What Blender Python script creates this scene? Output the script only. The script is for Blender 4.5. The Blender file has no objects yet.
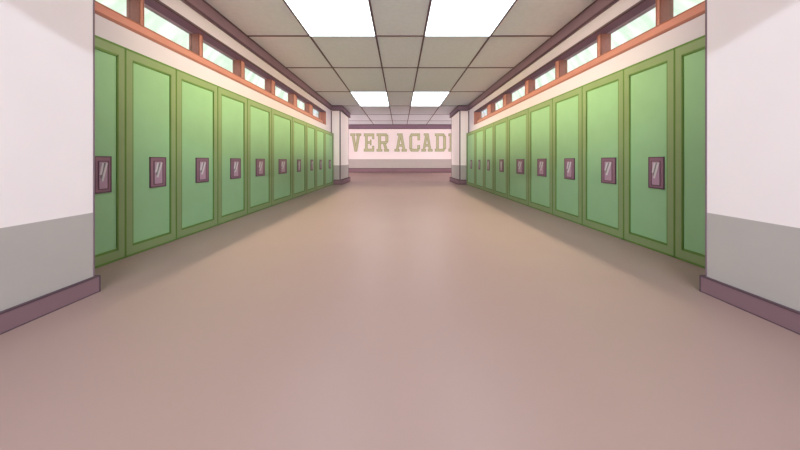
import bpy, math, random
from mathutils import Vector
random.seed(4)
S = bpy.context.scene
COL = S.collection

# ------------------------------------------------------------------ camera
H = 0.847                      # eye height
cam_d = bpy.data.cameras.new('camera')
cam_d.sensor_width = 36.0
cam_d.lens = 36.0 * 300.0 / 800.0
cam_d.shift_y = -64.0 / 800.0
cam_d.clip_start = 0.05
cam = bpy.data.objects.new('camera', cam_d)
cam.location = (0, 0, H)
cam.rotation_euler = (math.radians(90), 0, 0)
COL.objects.link(cam)
S.camera = cam

# ------------------------------------------------------------------ world, exposure, daylight, fill lamps
W = bpy.data.worlds.new('daylight_sky'); S.world = W
W.use_nodes = True
bg = W.node_tree.nodes['Background']
bg.inputs[0].default_value = (0.88, 0.96, 0.86, 1)
bg.inputs[1].default_value = 1.0
S.view_settings.view_transform = 'Standard'
S.view_settings.look = 'None'
S.view_settings.gamma = 1.0
S.view_settings.use_curve_mapping = False
S.view_settings.exposure = 0.38

PANEL_STRENGTH = 3.2           # ceiling light panels
WASH_POWER = 34.0              # daylight thrown across the hall by each row of windows
SKY_POWER = 30.0
WASH_COLOUR = (1.0, 0.86, 0.48)


def window_daylight(name, s):
    d = bpy.data.lights.new(name, 'AREA')
    d.shape = 'RECTANGLE'
    d.size = 7.8
    d.size_y = 0.30
    d.energy = WASH_POWER
    d.color = WASH_COLOUR
    d.spread = math.radians(29)
    o = bpy.data.objects.new(name, d)
    o.location = (s * 2.56, 6.7, 2.29)
    aim = Vector((-s * 2.4, 6.7, 1.92)) - Vector(o.location)
    q = aim.to_track_quat('-Z', 'Y')
    o.rotation_euler = q.to_euler()
    COL.objects.link(o)


window_daylight('window_daylight_left', -1)
window_daylight('window_daylight_right', 1)


def area(name, loc, aim, sx, sy, power, colour, spread=180):
    d = bpy.data.lights.new(name, 'AREA')
    d.shape = 'RECTANGLE'
    d.size = sx; d.size_y = sy
    d.energy = power
    d.color = colour
    d.spread = math.radians(spread)
    o = bpy.data.objects.new(name, d)
    o.location = loc
    o.rotation_euler = (Vector(aim) - Vector(loc)).to_track_quat('-Z', 'Y').to_euler()
    COL.objects.link(o)


# low daylight falling from the heads of the side windows onto the floor
area('window_skylight_left', (-2.588, 6.0, H + 1.490), (-1.15, 6.0, 0), 7.4, 0.03, SKY_POWER, (1.0, 0.93, 0.66), 76)
area('window_skylight_right', (2.588, 6.0, H + 1.490), (1.15, 6.0, 0), 7.4, 0.03, SKY_POWER, (1.0, 0.93, 0.66), 76)
# added lamps out of view, behind the viewer and at both ends of the cross hall
area('entrance_daylight', (0, -12, 5.29), (0, 0, 1.2), 15.0, 0.08, 2600.0, (0.70, 0.86, 1.0))  # unseen strip added to draw the diagonal shade edge on the near piers
area('entrance_glow', (0, -7, 1.4), (0, 12, 1.5), 4.0, 2.4, 42.0, (1.0, 0.94, 0.90), 34)  # frontal fill added to brighten the far pillars and end wall
area('hall_daylight_left', (-10.9, 14.7, 1.6), (0, 14.9, 1.4), 3.0, 2.4, 620.0, (1.0, 0.97, 0.94))  # this pair is fill, added to brighten the cross hall
area('hall_daylight_right', (10.9, 14.7, 1.6), (0, 14.9, 1.4), 3.0, 2.4, 620.0, (1.0, 0.97, 0.94))

# ------------------------------------------------------------------ materials
def lin(c):
    c /= 255.0
    return c / 12.92 if c <= 0.04045 else ((c + 0.055) / 1.055) ** 2.4


def rgb(hx):
    return tuple(lin(int(hx[i:i + 2], 16)) for i in (0, 2, 4))


def mat(name, hx, rough=0.6, amp=0.04, scale=6.0, metal=0.0, spec=0.3, stretch=(1, 1, 1)):
    m = bpy.data.materials.new(name)
    m.use_nodes = True
    nt = m.node_tree
    b = nt.nodes['Principled BSDF']
    b.inputs['Roughness'].default_value = rough
    b.inputs['Metallic'].default_value = metal
    b.inputs['Specular IOR Level'].default_value = spec
    tc = nt.nodes.new('ShaderNodeTexCoord')
    mp = nt.nodes.new('ShaderNodeMapping')
    mp.inputs['Scale'].default_value = stretch
    nz = nt.nodes.new('ShaderNodeTexNoise')
    nz.inputs['Scale'].default_value = scale
    nz.inputs['Detail'].default_value = 4
    cr = nt.nodes.new('ShaderNodeValToRGB')
    c = rgb(hx)
    cr.color_ramp.elements[0].position = 0.3
    cr.color_ramp.elements[1].position = 0.7
    cr.color_ramp.elements[0].color = tuple(max(0, v * (1 - amp)) for v in c) + (1,)
    cr.color_ramp.elements[1].color = tuple(min(1, v * (1 + amp)) for v in c) + (1,)
    nt.links.new(tc.outputs['Object'], mp.inputs['Vector'])
    nt.links.new(mp.outputs['Vector'], nz.inputs['Vector'])
    nt.links.new(nz.outputs['Fac'], cr.inputs['Fac'])
    nt.links.new(cr.outputs['Color'], b.inputs['Base Color'])
    return m


M = {}
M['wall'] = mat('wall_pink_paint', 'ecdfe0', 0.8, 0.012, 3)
M['wall_upper'] = mat('wall_upper_rose_paint', 'c4b8c6', 0.8, 0.012, 3)  # wall colour darkened and cooled to offset the warm window wash
M['pillar'] = mat('pillar_pink_paint', 'f8ebe8', 0.8, 0.012, 3)
M['wainscot'] = mat('wainscot_grey_paint', 'afa6a2', 0.75, 0.02, 4)
M['plum'] = mat('plum_trim_paint', '7c6272', 0.6, 0.03, 5)
M['base_plum'] = mat('baseboard_plum_paint', '80626a', 0.6, 0.03, 5)
M['head'] = mat('window_head_plum_paint', '806b86', 0.6, 0.03, 5)
M['plum_dark'] = mat('plum_dark_edge', '57414a', 0.7, 0.03, 5)
M['bead'] = mat('corner_bead_taupe', '77636a', 0.7, 0.03, 5)
M['floor'] = mat('floor_vinyl', '997d76', 0.40, 0.02, 1.2, spec=0.5)
M['ceiling'] = mat('ceiling_tile', 'e0e3ec', 0.9, 0.03, 14)
M['grid'] = mat('ceiling_grid_metal', '66505a', 0.7, 0.03, 5)
M['frame'] = mat('window_timber', 'ae786e', 0.6, 0.06, 5, stretch=(6, 1, 6))
M['frame_dark'] = mat('window_timber_edge', '8d5a50', 0.65, 0.05, 5)
M['olive'] = mat('locker_frame_enamel', '7f8e62', 0.5, 0.03, 5)
M['door'] = mat('locker_door_enamel', '8bb084', 0.5, 0.03, 4)
M['seal'] = mat('locker_edge_enamel', '5c7a36', 0.6, 0.03, 5)
M['plate'] = mat('latch_plate_plum', '86606f', 0.5, 0.04, 20)
M['rim'] = mat('latch_rim_dark', '5c414e', 0.55, 0.03, 20)
M['cup'] = mat('latch_cup_mauve', 'a78497', 0.35, 0.05, 20, spec=0.5)
M['steel'] = mat('latch_lever_pale', 'c4bac0', 0.3, 0.03, 20, spec=0.5)  # pale tone of the glare painted onto the latch, with the grey below
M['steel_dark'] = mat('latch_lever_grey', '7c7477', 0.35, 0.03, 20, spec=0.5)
M['letter'] = mat('letter_outline_sage', '9ea47c', 0.8, 0.03, 8)
M['letter_in'] = mat('letter_face_pale_sage', 'bcb795', 0.8, 0.03, 8)


def glass():
    m = bpy.data.materials.new('window_glass')
    m.use_nodes = True
    nt = m.node_tree
    nt.nodes.clear()
    out = nt.nodes.new('ShaderNodeOutputMaterial')
    tr = nt.nodes.new('ShaderNodeBsdfTransparent')
    gl = nt.nodes.new('ShaderNodeBsdfGlossy')
    gl.inputs['Roughness'].default_value = 0.05
    mx = nt.nodes.new('ShaderNodeMixShader')
    mx.inputs[0].default_value = 0.03
    tc = nt.nodes.new('ShaderNodeTexCoord')
    mp = nt.nodes.new('ShaderNodeMapping')
    mp.vector_type = 'TEXTURE'
    mp.inputs['Rotation'].default_value = (math.radians(-40), 0, 0)
    nz = nt.nodes.new('ShaderNodeTexNoise')
    nz.inputs['Scale'].default_value = 2.2
    mp.inputs['Scale'].default_value = (1, 0.35, 2.0)
    cr = nt.nodes.new('ShaderNodeValToRGB')
    cr.color_ramp.elements[0].position = 0.40
    cr.color_ramp.elements[1].position = 0.62
    cr.color_ramp.elements[0].color = (0.86, 0.92, 0.87, 1)
    cr.color_ramp.elements[1].color = (1, 1, 1, 1)
    L = nt.links.new
    L(tc.outputs['Object'], mp.inputs['Vector'])
    L(mp.outputs['Vector'], nz.inputs['Vector'])
    L(nz.outputs['Fac'], cr.inputs['Fac'])
    L(cr.outputs['Color'], tr.inputs['Color'])
    L(tr.outputs[0], mx.inputs[1])
    L(gl.outputs[0], mx.inputs[2])
    L(mx.outputs[0], out.inputs['Surface'])
    return m


M['glass'] = glass()


def emitter(name, col, st):
    m = bpy.data.materials.new(name)
    m.use_nodes = True
    nt = m.node_tree
    nt.nodes.clear()
    out = nt.nodes.new('ShaderNodeOutputMaterial')
    em = nt.nodes.new('ShaderNodeEmission')
    em.inputs[0].default_value = col + (1,)
    em.inputs[1].default_value = st
    nt.links.new(em.outputs[0], out.inputs['Surface'])
    return m


M['lamp'] = emitter('light_diffuser', (0.86, 0.95, 1.0), PANEL_STRENGTH)


# ------------------------------------------------------------------ mesh builder
class MB:
    def __init__(self):
        self.v = []; self.f = []; self.mi = []; self.mats = []

    def m(self, name):
        if name not in self.mats:
            self.mats.append(name)
        return self.mats.index(name)

    def box(self, x0, x1, y0, y1, z0, z1, m):
        x0, x1 = min(x0, x1), max(x0, x1)
        y0, y1 = min(y0, y1), max(y0, y1)
        z0, z1 = min(z0, z1), max(z0, z1)
        b = len(self.v)
        self.v += [(x0, y0, z0), (x1, y0, z0), (x1, y1, z0), (x0, y1, z0),
                   (x0, y0, z1), (x1, y0, z1), (x1, y1, z1), (x0, y1, z1)]
        k = self.m(m)
        for q in ((0, 3, 2, 1), (4, 5, 6, 7), (0, 1, 5, 4), (1, 2, 6, 5), (2, 3, 7, 6), (3, 0, 4, 7)):
            self.f.append(tuple(b + i for i in q)); self.mi.append(k)
        return self

    def prism(self, pts, axis, a0, a1, m):
        """polygon pts in the plane normal to axis, extruded from a0 to a1"""
        def mk(p, a):
            if axis == 'x': return (a, p[0], p[1])
            if axis == 'y': return (p[0], a, p[1])
            return (p[0], p[1], a)
        n = len(pts); b = len(self.v); k = self.m(m)
        self.v += [mk(p, a0) for p in pts] + [mk(p, a1) for p in pts]
        self.f.append(tuple(b + i for i in range(n))); self.mi.append(k)
        self.f.append(tuple(b + n + i for i in reversed(range(n)))); self.mi.append(k)
        for i in range(n):
            j = (i + 1) % n
            self.f.append((b + i, b + n + i, b + n + j, b + j)); self.mi.append(k)
        return self

    def build(self, name, parent=None, bevel=0.0, origin=None):
        me = bpy.data.meshes.new(name)
        o = bpy.data.objects.new(name, me)
        org = Vector(origin) if origin else Vector((0, 0, 0))
        me.from_pydata([tuple(Vector(v) - org) for v in self.v], [], self.f)
        for n in self.mats:
            me.materials.append(M[n])
        for p, k in zip(me.polygons, self.mi):
            p.material_index = k
        import bmesh
        bm = bmesh.new(); bm.from_mesh(me)
        bmesh.ops.recalc_face_normals(bm, faces=bm.faces)
        bm.to_mesh(me); bm.free()
        COL.objects.link(o)
        if parent:
            o.parent = parent
        o.location = org
        if bevel:
            bv = o.modifiers.new('bevel', 'BEVEL')
            bv.width = bevel; bv.segments = 2; bv.limit_method = 'ANGLE'
        return o


def struct(o):
    o['kind'] = 'structure'
    return o


def empty(name, loc, label, cat, group=None):
    o = bpy.data.objects.new(name, None)
    o.empty_display_size = 0.1
    o.location = loc
    COL.objects.link(o)
    o['label'] = label; o['category'] = cat
    if group: o['group'] = group
    return o


# ------------------------------------------------------------------ dimensions
CZ = H + 2.018       # ceiling height
PX, PY = 1.9686, 1.93          # near pier face and far corner
WX = 2.5             # upper wall plane
LX, LT = 2.4, 1.838  # locker fronts, locker top
BW = 2.87            # back of locker niche
PF, PE = 10.87, 12.58          # far pillars
PIX = 2.16
YB = 16.5            # end wall
ZB = 0.2147          # floor height at end wall
XO = 11.0             # cross hall reach
YN = -3.04            # behind the camera
WY0, WY1 = 2.0, 10.13          # window run
WZ0, WZ1 = H + 1.2175, H + 1.66

# ------------------------------------------------------------------ floor and ceiling
b = MB()
prof = [(YN - .5, 0), (13.2, 0), (YB + .2, ZB + .2 * ZB / (YB - 13.2)), (YB + .2, -.2), (YN - .5, -.2)]
b.prism([(y, z) for y, z in prof], 'x', -XO - .2, XO + .2, 'floor')
struct(b.build('floor'))

b = MB()
b.box(-2.76, 2.76, YN, 12.7, CZ, CZ + .15, 'ceiling')
b.box(-XO - .2, XO + .2, 12.7, YB + .2, CZ, CZ + .15, 'ceiling')
struct(b.build('ceiling'))

rows = [-1.4, 0.7, 2.74, 4.83, 6.47, 8.71, 10.95, 12.99, 15.02]
cols = [-1.453, -0.3855, 0.3855, 1.453]
b = MB()
gw, gd = 0.014, 0.012
for y in rows:
    xr = 2.46 if y > PY else 1.96
    if y > PF: xr = 2.09
    if y > PE + .1: xr = XO
    b.box(-xr, xr, y - gw, y + gw, CZ - gd, CZ, 'grid')
for x in cols:
    b.box(x - gw, x + gw, YN, YB - .04, CZ - gd * .9, CZ, 'grid')
struct(b.build('ceiling_grid'))

# ------------------------------------------------------------------ walls
for s, side in ((-1, 'left'), (1, 'right')):
    # near pier wall, grey lower paint
    b = MB()
    b.box(s * PX, s * BW, YN, PY, H - .331, CZ, 'wall')
    b.box(s * PX, s * BW, YN, PY, 0, H - .331, 'wainscot')
    struct(b.build('wall_%s_front' % side))
    b = MB()
    b.box(s * (PX - .003), s * (PX + .005), PY - .007, PY + .003, .11, CZ, 'bead')
    struct(b.build('trim_%d' % (1 if s < 0 else 2)))
    b = MB()
    t = .0193
    b.box(s * (PX - t), s * PX, YN, PY + t, 0, .098, 'base_plum')
    b.box(s * PX, s * 2.39, PY, PY + t, 0, .098, 'base_plum')
    b.box(s * (PX - t - .002), s * PX, YN, PY + t + .002, .098, .106, 'plum_dark')
    b.box(s * PX, s * 2.39, PY, PY + t + .002, .098, .106, 'plum_dark')
    b.box(s * (PX - t - .002), s * (PX - t + .006), PY + t - .006, PY + t + .002, 0, .1, 'plum_dark')
    b.box(s * (PX - t - .002), s * PX, YN, PY + t + .002, 0, .006, 'plum_dark')
    struct(b.build('baseboard_%s_front' % side))

    # locker wall with window slot
    b = MB()
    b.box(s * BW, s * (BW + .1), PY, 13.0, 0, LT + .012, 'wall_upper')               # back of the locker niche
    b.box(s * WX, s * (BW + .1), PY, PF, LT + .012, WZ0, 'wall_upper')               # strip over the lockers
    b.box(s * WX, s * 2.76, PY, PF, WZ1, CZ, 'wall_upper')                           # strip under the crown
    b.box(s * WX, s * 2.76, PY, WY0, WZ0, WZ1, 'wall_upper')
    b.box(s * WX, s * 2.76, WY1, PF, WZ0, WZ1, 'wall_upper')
    struct(b.build('wall_%s' % side))

    # crown moulding
    b = MB()
    zb = H + 1.83
    b.box(s * 2.46, s * WX, PY, PF, zb, CZ, 'plum')
    b.box(s * 2.452, s * 2.465, PY, PF - .07, CZ - .022, CZ, 'plum_dark')
    b.box(s * 2.452, s * 2.465, PY, PF - .07, zb - .002, zb + .02, 'plum_dark')
    struct(b.build('trim_%d' % (3 if s < 0 else 4)))

    # window run: plum head lining, timber frame, mullions, panes
    n = 1 if s < 0 else 2
    fx = 2.669
    RZ = H + .526 * 2.599
    b = MB()
    b.box(s * (WX - .003), s * fx, WY0, WY1, WZ0 - .002, WZ0 + .012, 'frame')             # sill lining
    b.box(s * (WX - .004), s * (WX + .012), WY0, WY1, WZ0 - .008, WZ0 + .02, 'frame_dark')
    b.box(s * (WX - .003), s * fx, WY1 - .012, WY1 + .002, WZ0, WZ1, 'frame')             # far jamb
    b.box(s * (fx - .07), s * (fx + .06), WY0, WY1, WZ0, RZ, 'frame')                     # bottom rail
    b.box(s * (fx - .074), s * (fx - .06), WY0, WY1, RZ - .012, RZ, 'frame_dark')
    fr = struct(b.build('window_%d' % n))
    b = MB()
    b.box(s * (WX - .004), s * fx, WY0, WY1, WZ1 - .014, WZ1 + .002, 'head')
    b.box(s * (WX - .006), s * (WX + .014), WY0, WY1, WZ1 - .018, WZ1 + .006, 'plum_dark')
    b.build('head_lining', fr)
    mull = [(267.5, 256.5), (206.4, 197.4), (163.7, 155.5), (132.4, 125), (109.6, 102.9), (93.5, 87.3)]
    prev = WY0
    dm = .07
    for oa, ob in mull + [(79.7, 74)]:
        ya = 300 * fx / oa
        b = MB()
        b.box(s * (fx + .02), s * (fx + .03), prev, ya, RZ, WZ1 - .014, 'glass')
        b.build('pane', fr)
        if (oa, ob) == (79.7, 74):
            b = MB(); b.box(s * fx, s * (fx + .06), ya, WY1, RZ, WZ1 - .014, 'frame')
            b.build('mullion', fr)
            break
        yb = max(ya + .05, 300 * (fx - dm) / ob)
        b = MB()
        b.box(s * (fx - dm), s * (fx + .06), ya, yb, RZ, WZ1 - .014, 'frame')
        e = .004 * ya
        b.box(s * (fx - dm - .004), s * (fx - dm + .004), ya - .002, ya + e, RZ, WZ1 - .014, 'frame_dark')
        b.box(s * (fx - dm - .004), s * (fx - dm + .004), yb - e, yb + .002, RZ, WZ1 - .014, 'frame_dark')
        b.build('mullion', fr)
        prev = yb

    # far pillar
    nm = 'left' if s < 0 else 'right'
    p = empty('corridor_pillar', (s * 2.5, (PF + PE) / 2, 0),
              'square pink pillar at the far end of the %s row of lockers' % nm, 'pillar', 'pillars framing the end of the corridor')
    def child(mb, name):
        mb.v = [(v[0] - p.location.x, v[1] - p.location.y, v[2]) for v in mb.v]
        return mb.build(name, p)
    b = MB(); b.box(s * PIX, s * 2.86, PF, PE, H - .157, CZ - .002, 'pillar'); child(b, 'shaft')
    b = MB(); b.box(s * PIX, s * 2.86, PF, PE, 0.001, H - .157, 'wainscot'); child(b, 'painted_dado')
    b = MB()
    for yy in (PF, PE):
        d = -1 if yy == PF else 1
        b.box(s * (PIX - .005), s * (PIX + .03), yy - .03 * (d > 0) - .005 * (d < 0), yy + .03 * (d < 0) + .005 * (d > 0), .15, CZ - .2, 'plum_dark' if d > 0 else 'rim')
    b.box(s * (WX - .03), s * WX, PF - .006, PF, LT, CZ - .2, 'plum_dark')
    child(b, 'corner_bead')
    b = MB()
    e = .07
    b.box(s * (PIX - e), s * 2.39, PF - e, PF, .001, .15, 'base_plum')
    b.box(s * (PIX - e), s * PIX, PF, PE + e, .001, .15, 'base_plum')
    b.box(s * PIX, s * 2.86, PE, PE + e, .001, .15, 'base_plum')
    for z0, z1 in ((.15, .172), (.001, .02)):
        b.box(s * (PIX - e - .004), s * 2.39, PF - e - .004, PF, z0, z1, 'plum_dark')
        b.box(s * (PIX - e - .004), s * PIX, PF, PE + e + .004, z0, z1, 'plum_dark')
    child(b, 'base')
    b = MB()
    zc = CZ - .19
    b.box(s * (PIX - e), s * 2.45, PF - e, PF, zc, CZ - .013, 'plum')
    b.box(s * (PIX - e), s * PIX, PF, PE + e, zc, CZ - .013, 'plum')
    b.box(s * PIX, s * 2.86, PE, PE + e, zc, CZ - .013, 'plum')
    for z0, z1 in ((zc - .012, zc + .012), (CZ - .04, CZ - .014)):
        b.box(s * (PIX - e - .005), s * 2.45, PF - e - .005, PF, z0, z1, 'plum_dark')
        b.box(s * (PIX - e - .005), s * PIX, PF, PE + e + .005, z0, z1, 'plum_dark')
    child(b, 'capital')

    # cross hall behind the pillar
    b = MB()
    b.box(s * 2.97, s * XO, 12.75, 12.95, 0, CZ, 'wall')
    b.box(s * XO, s * (XO + .15), 12.75, YB + .15, 0, CZ, 'wall')
    struct(b.build('wall_%s_hall' % side))

# end wall
b = MB()
wz = .95
b.box(-XO, XO, YB, YB + .15, wz, CZ, 'wall')
b.box(-XO, XO, YB, YB + .15, 0, wz, 'wainscot')
struct(b.build('wall_back'))
b = MB()
b.box(-XO, XO, YB - .03, YB, ZB - .01, .43, 'base_plum')
b.box(-XO, XO, YB - .036, YB, .42, .455, 'plum_dark')
b.box(-XO, XO, YB - .036, YB, ZB - .02, ZB + .03, 'plum_dark')
struct(b.build('baseboard_back'))
b = MB()
b.box(-XO, XO, YB - .05, YB, CZ - .24, CZ - .012, 'plum')
b.box(-XO, XO, YB - .06, YB, CZ - .04, CZ - .012, 'plum_dark')
b.box(-XO, XO, YB - .06, YB, CZ - .26, CZ - .23, 'plum_dark')
struct(b.build('trim_5'))
# ------------------------------------------------------------------ ceiling lights
def ceiling_light(x0, x1, y0, y1, label, group='recessed light panels in the ceiling'):
    g = .018
    cx, cy = (x0 + x1) / 2, (y0 + y1) / 2
    o = empty('ceiling_light', (cx, cy, CZ), label, 'ceiling light', group)
    hx, hy = (x1 - x0) / 2 - g, (y1 - y0) / 2 - g
    b = MB(); b.box(-hx, hx, -hy, hy, -.015, -.004, 'lamp'); b.build('diffuser', o)
    b = MB()
    for a in (-1, 1):
        b.box(a * hx, a * (hx - .012), -hy, hy, -.008, -.002, 'bead')
        b.box(-hx, hx, a * hy, a * (hy - .012), -.008, -.002, 'bead')
    b.build('frame', o)


for s, nm in ((-1, 'left'), (1, 'right')):
    xs = sorted((s * .3855, s * 1.453))
    ceiling_light(xs[0], xs[1], 2.74, 4.83, 'large bright ceiling panel nearest the viewer, on the %s' % nm)
    ceiling_light(xs[0], xs[1], 8.71, 10.95, 'small-looking bright ceiling panel far down the corridor, on the %s' % nm)
    ceiling_light(xs[0], xs[1], -1.4, 0.7, 'bright ceiling panel overhead behind the viewer, on the %s' % nm)

# ------------------------------------------------------------------ lockers
bound = [None, 274.5, 223.7, 182.2, 152.6, 128.3, 107.5, 93.6, 83.9, 75.0, 66.5]
ys = [2.06] + [720.0 / o for o in bound[1:]]
hand_l = [(305, 288), (249.5, 233.5), (203.5, 191), (169, 159), (143.6, 135), (120.8, 113), (102.5, 98.9), (89, 86.8), (80, 78), (70.9, 69.1)]
hand_r = [None, (248, 263.4), (200.9, 215.3), (164, 174.1), (137, 145.8), (116.2, 123.7), (99.3, 103.2), (87, 89.2), (78.2, 79.9), (70.2, 71.8)]
ORD = ['first', 'second', 'third', 'fourth', 'fifth', 'sixth', 'seventh', 'eighth', 'ninth', 'tenth']


def locker(s, i):
    y0, y1 = ys[i] + .001, ys[i + 1] - .001
    nm = 'left' if s < 0 else 'right'
    extra = {0: 'partly hidden by the pink pier', 9: 'the one touching the pillar'}.get(i, 'counted from the near pier')
    lab = '%s green locker along the %s wall, %s' % (ORD[i], nm, extra)
    cy = (y0 + y1) / 2
    o = empty('locker', (s * (LX + .225), cy, 0), lab, 'locker', 'green lockers along the %s wall' % nm)
    X = lambda d: s * (LX + d) - o.location.x
    hw = (y1 - y0) / 2
    fw = .062 + .006 * i
    fz = .085
    b = MB()
    b.box(X(.03), X(.45), -hw, hw, .001, LT, 'olive')
    b.box(X(0), X(.03), -hw, -hw + fw, .001, LT, 'olive')
    b.box(X(0), X(.03), hw - fw, hw, .001, LT, 'olive')
    b.box(X(0), X(.03), -hw + fw, hw - fw, .001, fz, 'olive')
    b.box(X(0), X(.03), -hw + fw, hw - fw, LT - fz, LT, 'olive')
    b.build('body', o)
    q = .006
    b = MB()
    e = .005 + .0008 * ys[i]
    for a in (-1, 1):                       # dark edging round the outside of the locker face
        b.box(X(-.002), X(.006), a * hw, a * (hw - e), .001, LT, 'seal')
    b.box(X(-.002), X(.006), -hw, hw, LT - .016, LT + .001, 'seal')
    b.box(X(-.002), X(.006), -hw, hw, .001, .017, 'seal')
    b.build('edging', o)
    d0, d1 = -hw + fw, hw - fw
    b = MB()
    b.box(X(.012), X(.03), d0, d1, fz, LT - fz, 'door')
    dr = b.build('door', o)
    e2 = .008 + .0012 * ys[i]
    b = MB()
    b.box(X(.002), X(.014), d0, d0 + e2, fz, LT - fz, 'seal')
    b.box(X(.002), X(.014), d1 - e2, d1, fz, LT - fz, 'seal')
    b.box(X(.002), X(.014), d0, d1, fz, fz + .018, 'seal')
    b.box(X(.002), X(.014), d0, d1, LT - fz - .018, LT - fz, 'seal')
    b.build('door_edge', dr)
    hh = (hand_l if s < 0 else hand_r)[i]
    if hh is None:
        return
    ha, hb = sorted((720.0 / hh[0] - cy, 720.0 / hh[1] - cy))
    ha = max(ha, d0 + .03); hb = min(hb, d1 - .025)
    z0, z1 = .588, .886
    w = hb - ha
    hp = MB()
    hp.box(X(.004), X(.013), ha, hb, z0, z1, 'plate')
    t = .009
    for (a0, a1, c0, c1) in ((ha, hb, z0, z0 + t), (ha, hb, z1 - t, z1), (ha, ha + t, z0, z1), (hb - t, hb, z0, z1)):
        hp.box(X(.002), X(.009), a0, a1, c0, c1, 'rim')
    pl = hp.build('latch_plate', dr)
    iw = w * .25
    ia, ib = ha + iw, hb - iw
    iz0, iz1 = z0 + .035, z1 - .045
    b = MB()
    b.box(X(.002), X(.006), ia, ib, iz0, iz1, 'cup')
    t2 = .007
    for (a0, a1, c0, c1) in ((ia - t2, ib + t2, iz0 - t2, iz0), (ia - t2, ib + t2, iz1, iz1 + t2), (ia - t2, ia, iz0, iz1), (ib, ib + t2, iz0, iz1)):
        b.box(X(-.000), X(.006), a0, a1, c0, c1, 'rim')
    b.build('latch_cup', pl)
    iw = ib - ia; ih = iz1 - iz0
    b = MB()
    # glare streaks modelled as slanted raised bars across the cup; their tops lean towards the far end on the left wall, likewise mirrored
    def streak(u0, v0, u1, v1, wd, m):
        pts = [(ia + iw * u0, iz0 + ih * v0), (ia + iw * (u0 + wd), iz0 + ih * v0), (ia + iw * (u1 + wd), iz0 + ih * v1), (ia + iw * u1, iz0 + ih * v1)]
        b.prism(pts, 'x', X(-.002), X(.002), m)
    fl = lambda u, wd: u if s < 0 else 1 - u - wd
    streak(fl(.02, .24), .52, fl(.28, .24), .95, .24, 'steel')
    streak(fl(.12, .18), .40, fl(.58, .18), .95, .18, 'steel_dark')
    streak(fl(.20, .24), .28, fl(.74, .24), .95, .24, 'steel')
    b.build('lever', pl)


for s in (-1, 1):
    for i in range(10):
        locker(s, i)

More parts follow.
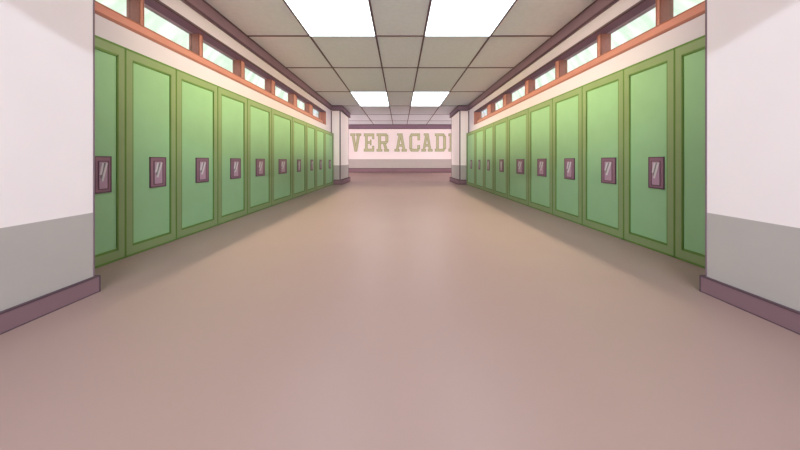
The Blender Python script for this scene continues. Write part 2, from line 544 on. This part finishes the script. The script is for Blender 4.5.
# ------------------------------------------------------------------ wall lettering  VER ACADE
def strokes(ch):
    L = []
    def r(x0, x1, y0, y1): L.append([(x0, y0), (x1, y0), (x1, y1), (x0, y1)])
    def q(*p): L.append(list(p))
    if ch == 'V':
        q((.10, .95), (.36, .95), (.62, 0), (.38, 0)); q((.64, .95), (.90, .95), (.62, 0), (.38, 0))
        r(0, .46, .86, 1); r(.54, 1, .86, 1)
    elif ch == 'E':
        r(.12, .38, 0, 1); r(0, 1, .84, 1); r(0, 1, 0, .16); r(.3, .72, .43, .57)
        r(.80, 1, .68, 1); r(.80, 1, 0, .32); r(.60, .74, .34, .66)
    elif ch == 'R':
        r(.12, .36, 0, 1); r(0, .8, .85, 1); r(.3, .8, .42, .57); r(.70, .94, .52, .90)
        q((.8, 1), (.94, .88), (.70, .84), (.70, .98)); q((.94, .54), (.8, .42), (.66, .46), (.72, .58))
        q((.50, .45), (.74, .45), (.92, .05), (.68, .05)); r(0, .46, 0, .14); r(.60, 1, 0, .14)
    elif ch == 'A':
        q((.10, .05), (.32, .05), (.60, 1), (.36, 1)); q((.68, .05), (.90, .05), (.64, 1), (.40, 1))
        r(.28, .72, .27, .41); r(0, .42, 0, .14); r(.58, 1, 0, .14); r(.22, .66, .88, 1)
    elif ch == 'C':
        r(0, .27, .16, .84); r(.16, .84, .85, 1); r(.16, .84, 0, .15)
        q((0, .82), (.16, 1), (.30, .86), (.27, .80)); q((0, .18), (.27, .20), (.30, .14), (.16, 0))
        r(.76, 1, .62, 1); r(.74, 1, .15, .36); q((.84, 0), (1, .16), (.76, .2), (.74, .02))
    elif ch == 'D':
        r(.12, .36, 0, 1); r(0, .8, .85, 1); r(0, .8, 0, .15); r(.74, 1, .16, .84)
        q((.8, 1), (1, .82), (.74, .80), (.70, .90)); q((.8, 0), (.70, .10), (.74, .20), (1, .18))
    return L


def shrink(poly, d, sx, sz):
    pts = [(p[0] * sx, p[1] * sz) for p in poly]
    n = len(pts)
    area = sum(pts[i][0] * pts[(i + 1) % n][1] - pts[(i + 1) % n][0] * pts[i][1] for i in range(n))
    if area < 0: pts = pts[::-1]
    out = []
    for i in range(n):
        a, c, e = Vector(pts[i - 1]), Vector(pts[i]), Vector(pts[(i + 1) % n])
        d1 = (c - a).normalized(); d2 = (e - c).normalized()
        n1 = Vector((-d1.y, d1.x)); n2 = Vector((-d2.y, d2.x))
        k = 1 + n1.dot(n2)
        out.append(tuple(c + (n1 + n2) * (d / max(k, .3))))
    return out


K = YB / 300.0
LZ0, LZ1 = H + 9.4 * K, H + 27.6 * K
spans = [('V', 350.3, 361.3, 'letter V at the left end of the wall lettering'),
         ('E', 363.8, 374.2, 'letter E between the V and the R on the end wall'),
         ('R', 376.6, 389.0, 'letter R ending the first word on the end wall'),
         ('A', 394.4, 406.8, 'letter A starting the second word on the end wall'),
         ('C', 409.2, 420.0, 'letter C of the second word on the end wall'),
         ('A', 421.3, 432.6, 'letter A between the C and the D on the end wall'),
         ('D', 434.8, 446.0, 'letter D of the second word on the end wall'),
         ('E', 448.4, 459.0, 'letter E cut off by the right pillar')]
for ch, xa, xb, lab in spans:
    x0, x1 = (xa - 400) * K, (xb - 400) * K
    o = empty('wall_letter', ((x0 + x1) / 2, YB, LZ0), 'sage green slab-serif ' + lab, 'letter', 'sage green lettering on the end wall')
    w, h = x1 - x0, LZ1 - LZ0
    b = MB()
    for k, poly in enumerate(strokes(ch)):
        b.prism([(x - w / 2, z) for x, z in shrink(poly, 0, w, h)], 'y', -.012 - .0004 * k, -.001, 'letter')
    b.build('outline', o)
    b = MB()
    for k, poly in enumerate(strokes(ch)):
        b.prism([(x - w / 2, z) for x, z in shrink(poly, .034, w, h)], 'y', -.020 - .0004 * k, -.005, 'letter_in')
    b.build('face', o)
